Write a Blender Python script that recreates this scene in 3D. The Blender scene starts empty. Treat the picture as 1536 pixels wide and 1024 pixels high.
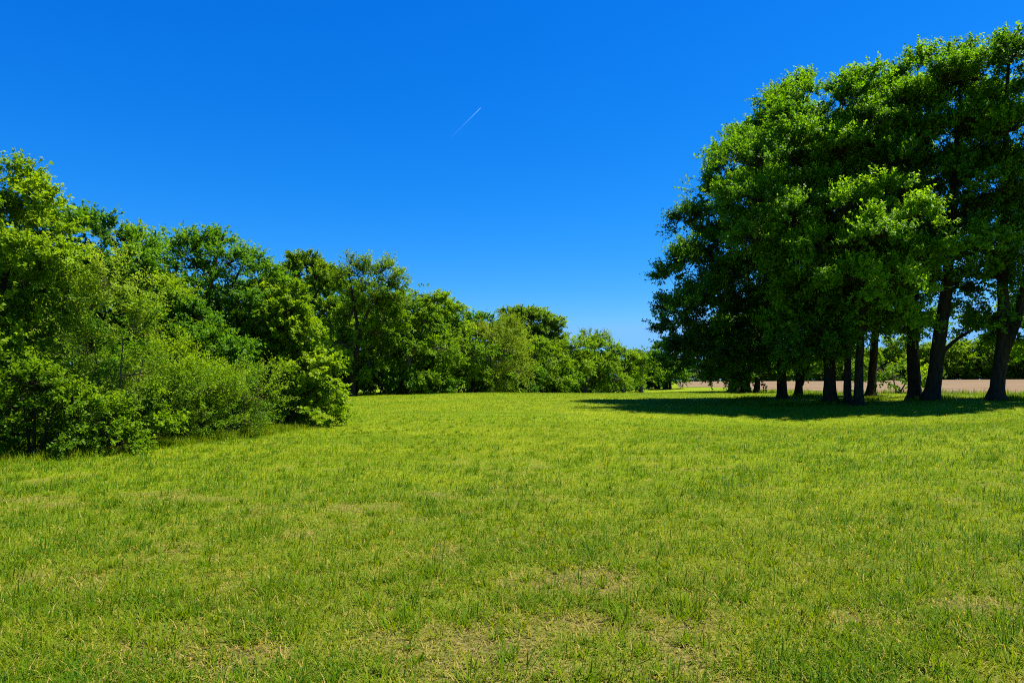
import bpy, math
import numpy as np

C = bpy.context.scene.collection
F, CX, HY, EYE = 1024.0, 768.0, 576.0, 1.6      # pixels per unit slope, centre column, horizon row, eye height


def at(px, py, Y):
    """world point seen at pixel (px, py) of the photograph when it is Y metres away"""
    return np.array([(px - CX) / F * Y, Y, EYE - (py - HY) / F * Y])


# ------------------------------------------------------------------ terrain
CTRL = []
for px, py, Y in [(0, 690, 14.4), (440, 640, 25.6), (250, 668, 18), (510, 595, 60), (700, 589, 75), (850, 592, 85), (960, 588, 110),
                  (1005, 583, 120), (1020, 580.5, 140), (1175, 597, 50), (1245, 605, 42), (1280, 607, 40), (1308, 594, 48),
                  (1372, 600, 42), (1400, 600, 40), (1495, 600, 38), (1103, 587, 75), (1120, 588, 71), (1400, 591, 56), (1300, 591, 58),
                  (1180, 585, 82), (1500, 592, 54), (1020, 572, 260), (1250, 571, 220), (1400, 570, 170), (1600, 569, 160), (1150, 632, 33.5), (1400, 613, 35),
                  (1536, 640, 20), (850, 616, 37), (600, 606, 45), (300, 600, 60), (100, 600, 60), (1750, 600, 36), (768, 571, 320), (300, 571, 320),
                  (1700, 568, 320)]:
    p = at(px, py, Y)
    CTRL.append((p[0], p[1], p[2]))
for X, Y in [(0, 0), (0, 3.7), (-3, 4), (3, 4), (0, 8), (-6, 8), (6, 8), (0, 15), (-14, 6), (14, 6), (0, 24)]:
    CTRL.append((X, Y, 0.0))
CTRL = np.array(CTRL)


def warp(X, Y):
    Yc = np.clip(Y, -2, 340)
    return np.stack([np.clip(X / (Yc + 10), -1.2, 1.2), np.log(Yc + 10)], -1)


CW = warp(CTRL[:, 0], CTRL[:, 1])


def phi(r):
    return np.sqrt(r * r + 0.02)


A = phi(np.linalg.norm(CW[:, None] - CW[None], axis=-1))
RW = np.linalg.solve(A + np.eye(len(CW)) * 1e-4, CTRL[:, 2])


def hz(X, Y):
    X = np.asarray(X, float)
    Y = np.asarray(Y, float)
    q = warp(X.ravel(), Y.ravel())
    out = np.zeros(len(q))
    for i in range(len(CW)):
        out += RW[i] * phi(np.hypot(q[:, 0] - CW[i, 0], q[:, 1] - CW[i, 1]))
    return out.reshape(X.shape)


def _h(i, j, s):
    v = np.sin(i * 127.1 + j * 311.7 + s * 74.7) * 43758.5453
    return v - np.floor(v)


def vnoise(x, y, s=0):
    i, j = np.floor(x), np.floor(y)
    fx, fy = x - i, y - j
    fx = fx * fx * (3 - 2 * fx)
    fy = fy * fy * (3 - 2 * fy)
    return (_h(i, j, s) * (1 - fx) + _h(i + 1, j, s) * fx) * (1 - fy) + (_h(i, j + 1, s) * (1 - fx) + _h(i + 1, j + 1, s) * fx) * fy


def fbm(x, y, s=0, o=4):
    a, t, n = 0.5, 0, 0
    for k in range(o):
        t = t + a * vnoise(x, y, s + k)
        n += a
        x, y, a = x * 2.03 + 5.1, y * 2.03 + 3.7, a * 0.5
    return t / n


def cover(X, Y):
    """0 = thin worn turf with straw, 1 = full green turf"""
    n = 0.40 * fbm(X / 2.2, Y / 1.6, 3, 4) + 0.60 * fbm(X / 0.55, Y / 0.45, 11, 3)
    wear = 0
    for x0, y0, r0, a0 in ((1.45, 5.4, 0.38, 0.20), (1.35, 4.55, 0.30, 0.20), (2.4, 4.65, 0.36, 0.20), (0.5, 5.6, 0.32, 0.16), (-0.7, 5.2, 0.34, 0.07), (-0.25, 4.3, 0.3, 0.09),
                           (2.9, 6.0, 0.4, 0.14), (0.9, 6.6, 0.4, 0.12), (-1.9, 4.4, 0.4, 0.04), (3.4, 4.9, 0.35, 0.16), (-0.1, 6.4, 0.4, 0.10)):
        wear = wear + a0 * np.exp(-((X - x0) ** 2 / (1.6 * r0) ** 2 + (Y - y0) ** 2 / r0 ** 2))
    return np.clip((n - wear - 0.27) / 0.2, 0, 1)


# ------------------------------------------------------------------ mesh helpers
def mesh_obj(name, V, Fc, mat, parent=None, tint=None, smooth=False, sides=4):
    """V (n,3), Fc (m,k) -> one mesh object"""
    me = bpy.data.meshes.new(name)
    V = np.ascontiguousarray(V, np.float32)
    Fc = np.ascontiguousarray(Fc, np.int32)
    m, k = Fc.shape
    me.vertices.add(len(V))
    me.vertices.foreach_set('co', V.ravel())
    me.loops.add(m * k)
    me.loops.foreach_set('vertex_index', Fc.ravel())
    me.polygons.add(m)
    me.polygons.foreach_set('loop_start', np.arange(0, m * k, k, dtype=np.int32))
    me.polygons.foreach_set('loop_total', np.full(m, k, np.int32))
    if smooth:
        me.polygons.foreach_set('use_smooth', np.ones(m, bool))
    if tint is not None:
        a = me.attributes.new('tint', 'FLOAT', 'POINT')
        a.data.foreach_set('value', np.ascontiguousarray(tint, np.float32))
    me.update(calc_edges=True)
    me.materials.append(mat)
    o = bpy.data.objects.new(name, me)
    C.objects.link(o)
    if parent is not None:
        o.parent = parent
    return o


def thing(name, label, cat, loc, group=None):
    o = bpy.data.objects.new(name, None)
    C.objects.link(o)
    o.location = loc
    o.empty_display_size = 0.3
    o['label'] = label
    o['category'] = cat
    if group:
        o['group'] = group
    return o


def unit(v):
    return v / np.maximum(np.linalg.norm(v, axis=-1, keepdims=True), 1e-9)


class Tubes:
    def __init__(self):
        self.V, self.Fc, self.n = [], [], 0

    def tube(self, P, R, sides=6, wob=0.0, rng=None, roots=None):
        P = np.asarray(P, float)
        R = np.asarray(R, float)
        T = unit(np.gradient(P, axis=0))
        ref = np.array([0.31, 0.95, 0.02]) if abs(T[0][2]) > 0.6 else np.array([0.02, 0.05, 1.0])
        U = unit(np.cross(T, ref))
        W = np.cross(T, U)
        a = np.linspace(0, 2 * np.pi, sides, endpoint=False)
        rad = np.repeat(R[:, None], sides, 1)
        if wob:
            rad = rad * (1 + wob * rng.normal(size=rad.shape))
        if roots is not None:
            rad = rad * (1 + roots)
        ring = P[:, None] + rad[..., None] * (np.cos(a)[None, :, None] * U[:, None] + np.sin(a)[None, :, None] * W[:, None])
        n = len(P)
        i = np.arange(n - 1)[:, None] * sides
        j = np.arange(sides)[None]
        jn = (j + 1) % sides
        f = np.stack([i + j, i + jn, i + sides + jn, i + sides + j], -1).reshape(-1, 4) + self.n
        self.V.append(ring.reshape(-1, 3))
        self.Fc.append(f)
        self.n += n * sides

    def frusta(self, P0, P1, r0, r1, sides=3):
        """many straight tapering twigs at once"""
        P0, P1 = np.asarray(P0), np.asarray(P1)
        n = len(P0)
        if n == 0:
            return
        T = unit(P1 - P0)
        ref = np.where(np.abs(T[:, 2:3]) > 0.8, np.array([[1.0, 0.1, 0]]), np.array([[0.0, 0.1, 1.0]]))
        U = unit(np.cross(T, ref))
        W = np.cross(T, U)
        a = np.linspace(0, 2 * np.pi, sides, endpoint=False)
        circ = np.cos(a)[None, :, None] * U[:, None] + np.sin(a)[None, :, None] * W[:, None]
        r0 = np.broadcast_to(r0, (n,))[:, None, None]
        r1 = np.broadcast_to(r1, (n,))[:, None, None]
        v = np.concatenate([P0[:, None] + circ * r0, P1[:, None] + circ * r1], 1).reshape(-1, 3)
        j = np.arange(sides)
        jn = (j + 1) % sides
        f = np.stack([j, jn, sides + jn, sides + j], -1)[None] + (np.arange(n) * 2 * sides)[:, None, None]
        self.V.append(v)
        self.Fc.append(f.reshape(-1, 4) + self.n)
        self.n += len(v)

    def build(self, name, mat, parent, org):
        return mesh_obj(name, np.concatenate(self.V) - org, np.concatenate(self.Fc), mat, parent, smooth=True)


# ------------------------------------------------------------------ materials
def new_mat(name):
    m = bpy.data.materials.new(name)
    m.use_nodes = True
    nt = m.node_tree
    for n in list(nt.nodes):
        nt.nodes.remove(n)
    out = nt.nodes.new('ShaderNodeOutputMaterial')
    return m, nt, out


def ramp(nt, stops):
    r = nt.nodes.new('ShaderNodeValToRGB')
    e = r.color_ramp.elements
    while len(e) > 1:
        e.remove(e[-1])
    e[0].position = stops[0][0]
    e[0].color = (*stops[0][1], 1)
    for p, c in stops[1:]:
        x = e.new(p)
        x.color = (*c, 1)
    return r


def leaf_mat(name, stops, transl=0.35, rough=0.5, spec=0.25, tsat=1.0):
    m, nt, out = new_mat(name)
    at_ = nt.nodes.new('ShaderNodeAttribute')
    at_.attribute_name = 'tint'
    r = ramp(nt, stops)
    nt.links.new(at_.outputs['Fac'], r.inputs['Fac'])
    p = nt.nodes.new('ShaderNodeBsdfPrincipled')
    p.inputs['Roughness'].default_value = rough
    p.inputs['Specular IOR Level'].default_value = spec
    nt.links.new(r.outputs['Color'], p.inputs['Base Color'])
    t = nt.nodes.new('ShaderNodeBsdfTranslucent')
    mul = nt.nodes.new('ShaderNodeMixRGB')
    mul.blend_type = 'MULTIPLY'
    mul.inputs['Fac'].default_value = 1.0
    mul.inputs['Color2'].default_value = (1.48, 1.40, 0.45, 1)
    nt.links.new(r.outputs['Color'], mul.inputs['Color1'])
    nt.links.new(mul.outputs['Color'], t.inputs['Color'])
    mx = nt.nodes.new('ShaderNodeMixShader')
    mx.inputs['Fac'].default_value = transl + 0.05
    nt.links.new(p.outputs[0], mx.inputs[1])
    nt.links.new(t.outputs[0], mx.inputs[2])
    nt.links.new(mx.outputs[0], out.inputs['Surface'])
    return m


def bark_mat(name, c0, c1, scale=6.0):
    m, nt, out = new_mat(name)
    tc = nt.nodes.new('ShaderNodeTexCoord')
    mp = nt.nodes.new('ShaderNodeMapping')
    mp.inputs['Scale'].default_value = (scale, scale, scale * 0.22)
    nt.links.new(tc.outputs['Object'], mp.inputs['Vector'])
    n = nt.nodes.new('ShaderNodeTexNoise')
    n.inputs['Scale'].default_value = 1.6
    n.inputs['Detail'].default_value = 6
    n.inputs['Roughness'].default_value = 0.65
    nt.links.new(mp.outputs[0], n.inputs['Vector'])
    r = ramp(nt, [(0.32, c0), (0.66, c1)])
    nt.links.new(n.outputs['Fac'], r.inputs['Fac'])
    p = nt.nodes.new('ShaderNodeBsdfPrincipled')
    p.inputs['Roughness'].default_value = 0.9
    p.inputs['Specular IOR Level'].default_value = 0.1
    nt.links.new(r.outputs['Color'], p.inputs['Base Color'])
    b = nt.nodes.new('ShaderNodeBump')
    b.inputs['Strength'].default_value = 0.8
    b.inputs['Distance'].default_value = 0.05
    nt.links.new(n.outputs['Fac'], b.inputs['Height'])
    nt.links.new(b.outputs[0], p.inputs['Normal'])
    nt.links.new(p.outputs[0], out.inputs['Surface'])
    return m


M = {}
# tint runs from old, deep green leaves (0) to fresh yellow-green ones (1); crowns also use it for light and shade
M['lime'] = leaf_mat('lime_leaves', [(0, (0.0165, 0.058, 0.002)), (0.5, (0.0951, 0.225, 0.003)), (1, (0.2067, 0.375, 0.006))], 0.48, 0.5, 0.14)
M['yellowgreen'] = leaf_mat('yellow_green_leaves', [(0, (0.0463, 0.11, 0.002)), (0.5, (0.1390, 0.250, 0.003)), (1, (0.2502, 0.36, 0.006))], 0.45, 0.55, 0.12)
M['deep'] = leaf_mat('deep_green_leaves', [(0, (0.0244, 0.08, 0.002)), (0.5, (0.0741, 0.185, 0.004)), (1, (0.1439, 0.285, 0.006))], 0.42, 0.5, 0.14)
M['feather'] = leaf_mat('feathery_leaves', [(0, (0.0713, 0.145, 0.005)), (0.5, (0.1616, 0.265, 0.010)), (1, (0.2756, 0.37, 0.03))], 0.42, 0.6, 0.1)
M['olive'] = leaf_mat('olive_leaves', [(0, (0.055, 0.12, 0.004)), (0.5, (0.125, 0.225, 0.006)), (1, (0.20, 0.30, 0.012))], 0.45, 0.6, 0.1)
M['mid'] = leaf_mat('mid_green_leaves', [(0, (0.0391, 0.0945, 0.002)), (0.5, (0.1184, 0.2258, 0.004)), (1, (0.2113, 0.3308, 0.008))], 0.45, 0.6, 0.1)
M['willow'] = leaf_mat('pale_willow_leaves', [(0, (0.09, 0.15, 0.006)), (0.5, (0.165, 0.245, 0.010)), (1, (0.25, 0.32, 0.025))], 0.42, 0.6, 0.1)
M['haze'] = leaf_mat('hazed_leaves', [(0, (0.06, 0.10, 0.035)), (0.5, (0.10, 0.16, 0.05)), (1, (0.15, 0.21, 0.07))], 0.4, 0.6, 0.1)  # distant air haze mixed into the leaf colour
M['bark'] = bark_mat('dark_bark', (0.012, 0.009, 0.004), (0.046, 0.034, 0.017))
M['greybark'] = bark_mat('grey_bark', (0.05, 0.042, 0.032), (0.17, 0.145, 0.11))
M['twig'] = bark_mat('twig_bark', (0.05, 0.04, 0.02), (0.16, 0.12, 0.06))


def turf_material():
    m, nt, out = new_mat('turf')
    tc = nt.nodes.new('ShaderNodeTexCoord')

    def noise(scale, detail, rough=0.6, stretch=None):
        n = nt.nodes.new('ShaderNodeTexNoise')
        n.inputs['Scale'].default_value = scale
        n.inputs['Detail'].default_value = detail
        n.inputs['Roughness'].default_value = rough
        if stretch:
            mp = nt.nodes.new('ShaderNodeMapping')
            mp.inputs['Scale'].default_value = stretch
            nt.links.new(tc.outputs['Object'], mp.inputs['Vector'])
            nt.links.new(mp.outputs[0], n.inputs['Vector'])
        else:
            nt.links.new(tc.outputs['Object'], n.inputs['Vector'])
        return n

    big = noise(0.16, 5, 0.65)
    mow = noise(0.35, 3, 0.6, (0.35, 1.6, 1))
    fine = noise(9.0, 6, 0.75)
    g = ramp(nt, [(0.30, (0.067, 0.125, 0.002)), (0.5, (0.137, 0.192, 0.004)), (0.70, (0.215, 0.240, 0.007))])
    mixf = nt.nodes.new('ShaderNodeMath')
    mixf.operation = 'MULTIPLY_ADD'
    mixf.inputs[1].default_value = 0.55
    nt.links.new(big.outputs['Fac'], mixf.inputs[0])
    half = nt.nodes.new('ShaderNodeMath')
    half.operation = 'MULTIPLY'
    half.inputs[1].default_value = 0.45
    nt.links.new(mow.outputs['Fac'], half.inputs[0])
    nt.links.new(half.outputs[0], mixf.inputs[2])
    addf = nt.nodes.new('ShaderNodeMath')
    addf.operation = 'MULTIPLY_ADD'
    addf.inputs[1].default_value = 0.55
    addf.inputs[2].default_value = -0.27
    nt.links.new(fine.outputs['Fac'], addf.inputs[0])
    sm = nt.nodes.new('ShaderNodeMath')
    sm.operation = 'ADD'
    nt.links.new(mixf.outputs[0], sm.inputs[0])
    nt.links.new(addf.outputs[0], sm.inputs[1])
    nt.links.new(sm.outputs[0], g.inputs['Fac'])
    # worn thatch and soil between the blades, shade of the gaps painted as its darkest tone
    th = ramp(nt, [(0.36, (0.016, 0.014, 0.005)), (0.5, (0.12, 0.095, 0.030)), (0.66, (0.30, 0.215, 0.085))])
    fine2 = noise(26.0, 5, 0.8)
    nt.links.new(fine2.outputs['Fac'], th.inputs['Fac'])
    a = nt.nodes.new('ShaderNodeAttribute')
    a.attribute_name = 'tint'
    mx = nt.nodes.new('ShaderNodeMixRGB')
    nt.links.new(a.outputs['Fac'], mx.inputs['Fac'])
    nt.links.new(th.outputs['Color'], mx.inputs['Color1'])
    nt.links.new(g.outputs['Color'], mx.inputs['Color2'])
    p = nt.nodes.new('ShaderNodeBsdfPrincipled')
    p.inputs['Roughness'].default_value = 0.95
    p.inputs['Specular IOR Level'].default_value = 0.05
    nt.links.new(mx.outputs['Color'], p.inputs['Base Color'])
    b = nt.nodes.new('ShaderNodeBump')
    b.inputs['Strength'].default_value = 0.9
    b.inputs['Distance'].default_value = 0.06
    nt.links.new(fine.outputs['Fac'], b.inputs['Height'])
    nt.links.new(b.outputs[0], p.inputs['Normal'])
    nt.links.new(p.outputs[0], out.inputs['Surface'])
    return m


def soil_material():
    m, nt, out = new_mat('bare_soil')
    tc = nt.nodes.new('ShaderNodeTexCoord')
    n = nt.nodes.new('ShaderNodeTexNoise')
    n.inputs['Scale'].default_value = 0.5
    n.inputs['Detail'].default_value = 8
    n.inputs['Roughness'].default_value = 0.75
    mp = nt.nodes.new('ShaderNodeMapping')
    mp.inputs['Rotation'].default_value = (0, 0, 0.12)
    mp.inputs['Scale'].default_value = (0.10, 0.9, 1)
    nt.links.new(tc.outputs['Object'], mp.inputs['Vector'])
    nt.links.new(mp.outputs[0], n.inputs['Vector'])
    r = ramp(nt, [(0.30, (0.11, 0.078, 0.046)), (0.5, (0.165, 0.117, 0.070)), (0.70, (0.245, 0.172, 0.104))])
    nt.links.new(n.outputs['Fac'], r.inputs['Fac'])
    p = nt.nodes.new('ShaderNodeBsdfPrincipled')
    p.inputs['Roughness'].default_value = 1.0
    p.inputs['Specular IOR Level'].default_value = 0.0
    nt.links.new(r.outputs['Color'], p.inputs['Base Color'])
    b = nt.nodes.new('ShaderNodeBump')
    b.inputs['Strength'].default_value = 0.6
    b.inputs['Distance'].default_value = 0.1
    nt.links.new(n.outputs['Fac'], b.inputs['Height'])
    nt.links.new(b.outputs[0], p.inputs['Normal'])
    nt.links.new(p.outputs[0], out.inputs['Surface'])
    return m


M['turf'] = turf_material()
M['soil'] = soil_material()
M['blade'] = leaf_mat('grass_blades', [(0, (0.40, 0.30, 0.085)), (0.16, (0.27, 0.24, 0.03)), (0.30, (0.198, 0.232, 0.005)), (0.62, (0.106, 0.188, 0.002)), (1, (0.030, 0.102, 0.002))], 0.38, 0.6, 0.08)

# ------------------------------------------------------------------ ground
def sheet(xs, ys, name, mat, lift=0.0, zfun=hz, with_cover=False):
    X, Y = np.meshgrid(xs, ys)
    Z = zfun(X, Y) + lift
    nx, ny = len(xs), len(ys)
    V = np.stack([X, Y, Z], -1).reshape(-1, 3)
    i = np.arange(ny - 1)[:, None] * nx
    j = np.arange(nx - 1)[None]
    f = np.stack([i + j, i + j + 1, i + nx + j + 1, i + nx + j], -1).reshape(-1, 4)
    t = None
    if with_cover:
        d = np.hypot(X, Y)
        far = np.clip((d - 6) / 16, 0, 1)
        t = np.clip(0.10 + 0.55 * cover(X, Y) + 0.9 * far, 0, 1).ravel()
    o = mesh_obj(name, V, f, mat, smooth=True, tint=t)
    o['kind'] = 'structure'
    return o


ys = np.concatenate([np.linspace(-1500, -40, 8), np.linspace(-30, 1, 12), np.linspace(1.2, 12, 100), np.geomspace(12.15, 130, 170), np.geomspace(133, 3200, 60)])
xn = np.linspace(0.06, 9, 75)
xs_ = np.concatenate([[0], xn, np.geomspace(9.2, 140, 60), np.geomspace(150, 2500, 20)])
xs = np.concatenate([-xs_[:0:-1], xs_])
sheet(xs, ys, 'meadow', M['turf'], with_cover=True)

# bare ploughed field beyond the limes: near edge runs behind the trunks
ex = np.array([30., 38, 45, 60, 90, 160])
fx0 = np.linspace(0, 1, 90)
fy0 = np.linspace(0, 1, 60)
U_, V_ = np.meshgrid(fx0, fy0)


def field_near(X):
    return np.interp(X, [22, 34, 36, 39, 44, 60, 150], [139, 133, 90, 62, 57, 55, 52])


NX = 120
fpx = np.linspace(0, 1, NX)
rows = []
for v in fy0:
    # a fan of lines: column u spans px 1018 (far end) .. px 2300
    pxs = 1017 + fpx ** 1.3 * 1300
    Yn = np.interp(pxs, [1017, 1060, 1110, 1150, 1200, 1260, 1330, 1420, 1536, 1800, 2320], [142, 128, 108, 92, 78, 66, 60, 57, 55, 54, 54])
    Yf = np.interp(pxs, [1017, 1250, 1400, 1600, 2320], [262, 222, 176, 162, 150])
    Yv = Yn + (Yf - Yn) * v ** 1.4 + np.interp(v, [0, 0.1], [1, 0]) * 0.8 * np.sin(pxs * 0.11)
    rows.append(np.stack([(pxs - CX) / F * Yv, Yv], -1))
G = np.array(rows)
Zf = hz(G[..., 0], G[..., 1]) + 0.03
i = np.arange(len(fy0) - 1)[:, None] * NX
j = np.arange(NX - 1)[None]
o = mesh_obj('ploughed_field', np.concatenate([G, Zf[..., None]], -1).reshape(-1, 3), np.stack([i + j, i + j + 1, i + NX + j + 1, i + NX + j], -1).reshape(-1, 4), M['soil'], smooth=True)
o['kind'] = 'structure'


# ------------------------------------------------------------------ grass
def blades(X, Y, L, Wd, lean, az, tint, name, label_mat):
    n = len(X)
    Z = hz(X, Y) - 0.004
    d = np.stack([np.cos(az), np.sin(az)], -1)
    s = np.stack([-d[:, 1], d[:, 0]], -1)
    # the blade starts steep and bends over by its lean
    h1, h2 = L * 0.55, L
    a1, a2 = lean * 0.72, lean * 1.05
    b = np.stack([X, Y, Z], -1)
    m1 = b + np.concatenate([d * (h1 * np.sin(a1))[:, None], (h1 * np.cos(a1))[:, None]], -1)
    tp = m1 + np.concatenate([d * ((h2 - h1) * np.sin(a2 * 1.25))[:, None], ((h2 - h1) * np.cos(np.minimum(a2 * 1.25, 1.75)))[:, None]], -1)
    s3 = np.concatenate([s, np.zeros((n, 1))], -1) * (Wd * 0.5)[:, None]
    V = np.stack([b - s3, b + s3, m1 - s3 * 0.8, m1 + s3 * 0.8, tp + s3 * 0.12, tp - s3 * 0.12], 1).reshape(-1, 3)
    base = (np.arange(n) * 6)[:, None]
    f = np.concatenate([base + np.array([[0, 1, 3, 2]]), base + np.array([[2, 3, 4, 5]])], 1).reshape(-1, 4)
    o = mesh_obj(name, V, f, label_mat, tint=np.repeat(tint, 6), smooth=True)
    o['kind'] = 'stuff'
    return o


rng = np.random.default_rng(7)
# density falls with distance, blades get a little coarser with it
Yg = np.geomspace(2.0, 95, 4000)
dens = 3600 * (3.5 / Yg) ** 1.42
dens[Yg < 3.5] = 3600
width = Yg * 1.8 + 13
cdf = np.cumsum(dens * width * np.gradient(Yg))
total = int(cdf[-1])
NB = min(total, 1500000)
u = rng.random(NB)
Y = np.interp(u * cdf[-1], cdf, Yg)
X = (rng.random(NB) - 0.5) * (Y * 1.8 + 13)
cv = cover(X, Y)
far = np.clip((Y - 9) / 20, 0, 1)
keep = rng.random(NB) < (0.55 + 0.45 * np.maximum(cv, far * 0.7))
# not out on the ploughed field
keep &= ~((X > 22) & (Y > 52) & (Y > np.interp((X / Y) * F + CX, [1017, 1060, 1110, 1150, 1200, 1260, 1330, 1420, 1536], [142, 128, 108, 92, 78, 66, 60, 57, 55])))
X, Y, cv, far = X[keep], Y[keep], cv[keep], far[keep]
n = len(X)
clump = fbm(X / 0.55, Y / 0.55, 31, 3)
broad = fbm(X / 7, Y / 3.2, 47, 4)
tall = np.clip((clump - 0.42) / 0.3, 0, 1)
L = (0.040 + 0.075 * rng.random(n) ** 1.4 + 0.040 * tall) * (0.75 + 0.35 * cv) * (1 + Y * 0.006)
Wd = (0.0034 + 0.0036 * rng.random(n)) * (1 + Y * 0.05)
lean = np.abs(rng.normal(0.95, 0.36, n)) + 0.1 * far
az = rng.random(n) * 2 * np.pi
tint = 0.51 - 0.07 * far + 0.24 * tall + 0.50 * (broad - 0.5) + (0.20 - 0.11 * far) * rng.normal(size=n) + 0.16 * (cv - 0.6)
straw = rng.random(n) < (0.12 + 0.30 * (1 - cv) * (1 - far) - 0.05 * far)
tint = np.maximum(tint, 0.30)
tint[straw] = rng.random(straw.sum()) * 0.2
lean[straw] = np.abs(rng.normal(1.25, 0.2, straw.sum()))
L[straw] *= 1.1
blades(X, Y, L, Wd, lean, az, np.clip(tint, 0, 1), 'grass', M['blade'])

# scattered deep green tufts in the mown turf
nt_ = 4200
ty = np.exp(rng.random(nt_) * (np.log(32) - np.log(2.6)) + np.log(2.6))
tx = (rng.random(nt_) - 0.5) * (ty * 1.8 + 12)
per = rng.integers(14, 42, nt_)
idx = np.repeat(np.arange(nt_), per)
n = len(idx)
sz = np.exp(rng.normal(0, 0.35, nt_))
r = np.abs(rng.normal(0, 0.05, n)) * sz[idx]
az = rng.random(n) * 2 * np.pi
X = tx[idx] + r * np.cos(az)
Y = ty[idx] + r * np.sin(az)
blades(X, Y, (0.05 + 0.065 * rng.random(n)) * np.clip(sz[idx], 0.6, 1.7), 0.0055 + 0.0035 * rng.random(n) + Y * 0.00035, np.abs(rng.normal(0.75, 0.30, n)) + r * 2,
       az + rng.normal(0, 0.5, n), np.clip(0.62 + 0.14 * rng.normal(size=n) + 0.1 * rng.normal(size=nt_)[idx], 0.3, 1), 'grass_tufts', M['blade'])

# long grass along the foot of the hedge and round the lime trunks
hp = np.array([[-60, 700], [0, 690], [80, 688], [150, 680], [210, 668], [260, 662], [310, 660], [370, 655], [400, 645], [440, 637], [468, 630]], float)
pts = []
for px, py in hp:
    Yq = {0: 14.4}.get(px, None)
    Yq = np.interp(px, [-60, 0, 80, 150, 250, 380, 440, 470], [13.6, 14.4, 14.7, 15.6, 18.0, 21.4, 25.0, 27.0])
    pts.append(((px - CX) / F * Yq, Yq))
pts = np.array(pts)
sl = np.concatenate([[0], np.cumsum(np.linalg.norm(np.diff(pts, axis=0), axis=1))])
n = 26000
u = rng.random(n) * sl[-1]
X = np.interp(u, sl, pts[:, 0]) + np.abs(rng.normal(0, 0.45, n)) * -0.3 + rng.normal(0, 0.28, n)
Y = np.interp(u, sl, pts[:, 1]) + rng.normal(0, 0.35, n)
hgt = fbm(u / 0.8, u * 0 + 2.2, 5, 3)
Lh = (0.09 + 0.22 * rng.random(n)) * (0.35 + 1.0 * hgt)
X2 = np.concatenate([rng.normal(bx, 0.7, 900) for bx in [19.8, 21.4, 17.5, 16.9, 23.0, 25.3, 28.0]])
Y2 = np.concatenate([rng.normal(by, 0.5, 900) for by in [42, 50, 50, 42, 44, 41, 38.5]])
X3 = 24 + rng.random(9000) ** 0.8 * 40
Y3 = np.interp(X3 / 55 * F + CX, [1200, 1260, 1330, 1420, 1536, 1800], [78, 66, 60, 57, 55, 54]) + rng.normal(-0.6, 1.0, 9000)
XX = np.concatenate([X, X2, X3])
YY = np.concatenate([Y, Y2, Y3])
LL = np.concatenate([Lh, 0.12 + 0.25 * rng.random(len(X2)), 0.15 + 0.45 * rng.random(9000) ** 2])
n = len(XX)
blades(XX, YY, LL, 0.006 + YY * 0.0004 + 0.004 * rng.random(n), np.abs(rng.normal(0.45, 0.28, n)), rng.random(n) * 2 * np.pi,
       np.clip(0.52 + 0.16 * rng.normal(size=n), 0.15, 1), 'long_grass', M['blade'])

# ------------------------------------------------------------------ trees
SP = {   # lobe radius, sprigs per lobe, sprig length, leaves per sprig, leaf length, leaf width, droop, outwardness, twig radius
    'lime':    dict(lr=1.45, m=110, sl=0.90, nl=27, ll=0.17, lw=0.105, droop=-0.08, up=0.42, tr=0.010, mat='lime', bark='bark', flat=0.66, df=1.34, jit=0.13),
    'near':    dict(lr=0.72, jit=0.16, m=80, sl=0.42, nl=25, ll=0.088, lw=0.058, droop=-0.05, up=0.25, tr=0.005, df=1.08, mat='yellowgreen', bark='bark'),
    'neardk':  dict(lr=0.82, jit=0.16, m=98, sl=0.48, nl=25, ll=0.095, lw=0.062, droop=-0.10, up=0.25, tr=0.006, df=1.06, mat='deep', bark='bark'),
    'feather': dict(lr=0.60, m=70, sl=0.75, nl=40, ll=0.085, lw=0.030, df=1.3, jit=0.16, droop=-0.06, up=0.45, tr=0.0035, mat='feather', bark='twig', flat=0.9),
    'maple':   dict(lr=0.72, m=80, sl=0.40, nl=24, ll=0.12, lw=0.085, droop=-0.06, up=0.2, tr=0.006, mat='yellowgreen', bark='bark', flat=0.7),
    'row':     dict(lr=1.75, m=85, sl=1.1, nl=26, ll=0.25, lw=0.14, droop=-0.22, up=0.18, tr=0.012, mat='mid', bark='greybark', flat=0.6),
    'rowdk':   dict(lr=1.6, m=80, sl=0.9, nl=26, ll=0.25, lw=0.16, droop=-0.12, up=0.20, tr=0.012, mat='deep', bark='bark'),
    'olive':   dict(lr=0.95, m=45, sl=0.6, nl=24, ll=0.20, lw=0.12, droop=0.0, up=0.3, tr=0.014, mat='olive', bark='bark', flat=0.6),
    'willow':  dict(lr=1.6, m=80, sl=1.7, nl=36, ll=0.24, lw=0.07, droop=-0.18, up=0.35, tr=0.012, mat='willow', bark='greybark', flat=0.9),
    'sparse':  dict(lr=0.9, m=26, sl=0.8, nl=16, ll=0.18, lw=0.10, droop=0.0, up=0.35, tr=0.014, mat='olive', bark='greybark'),
    'far':     dict(lr=2.0, m=40, sl=1.5, nl=16, ll=0.48, lw=0.30, droop=-0.08, up=0.2, tr=0.02, mat='mid', bark='bark'),
}


def in_ell(P, E):
    return np.min([(((P - c) / r) ** 2).sum(-1) for c, r in E], axis=0)


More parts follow.
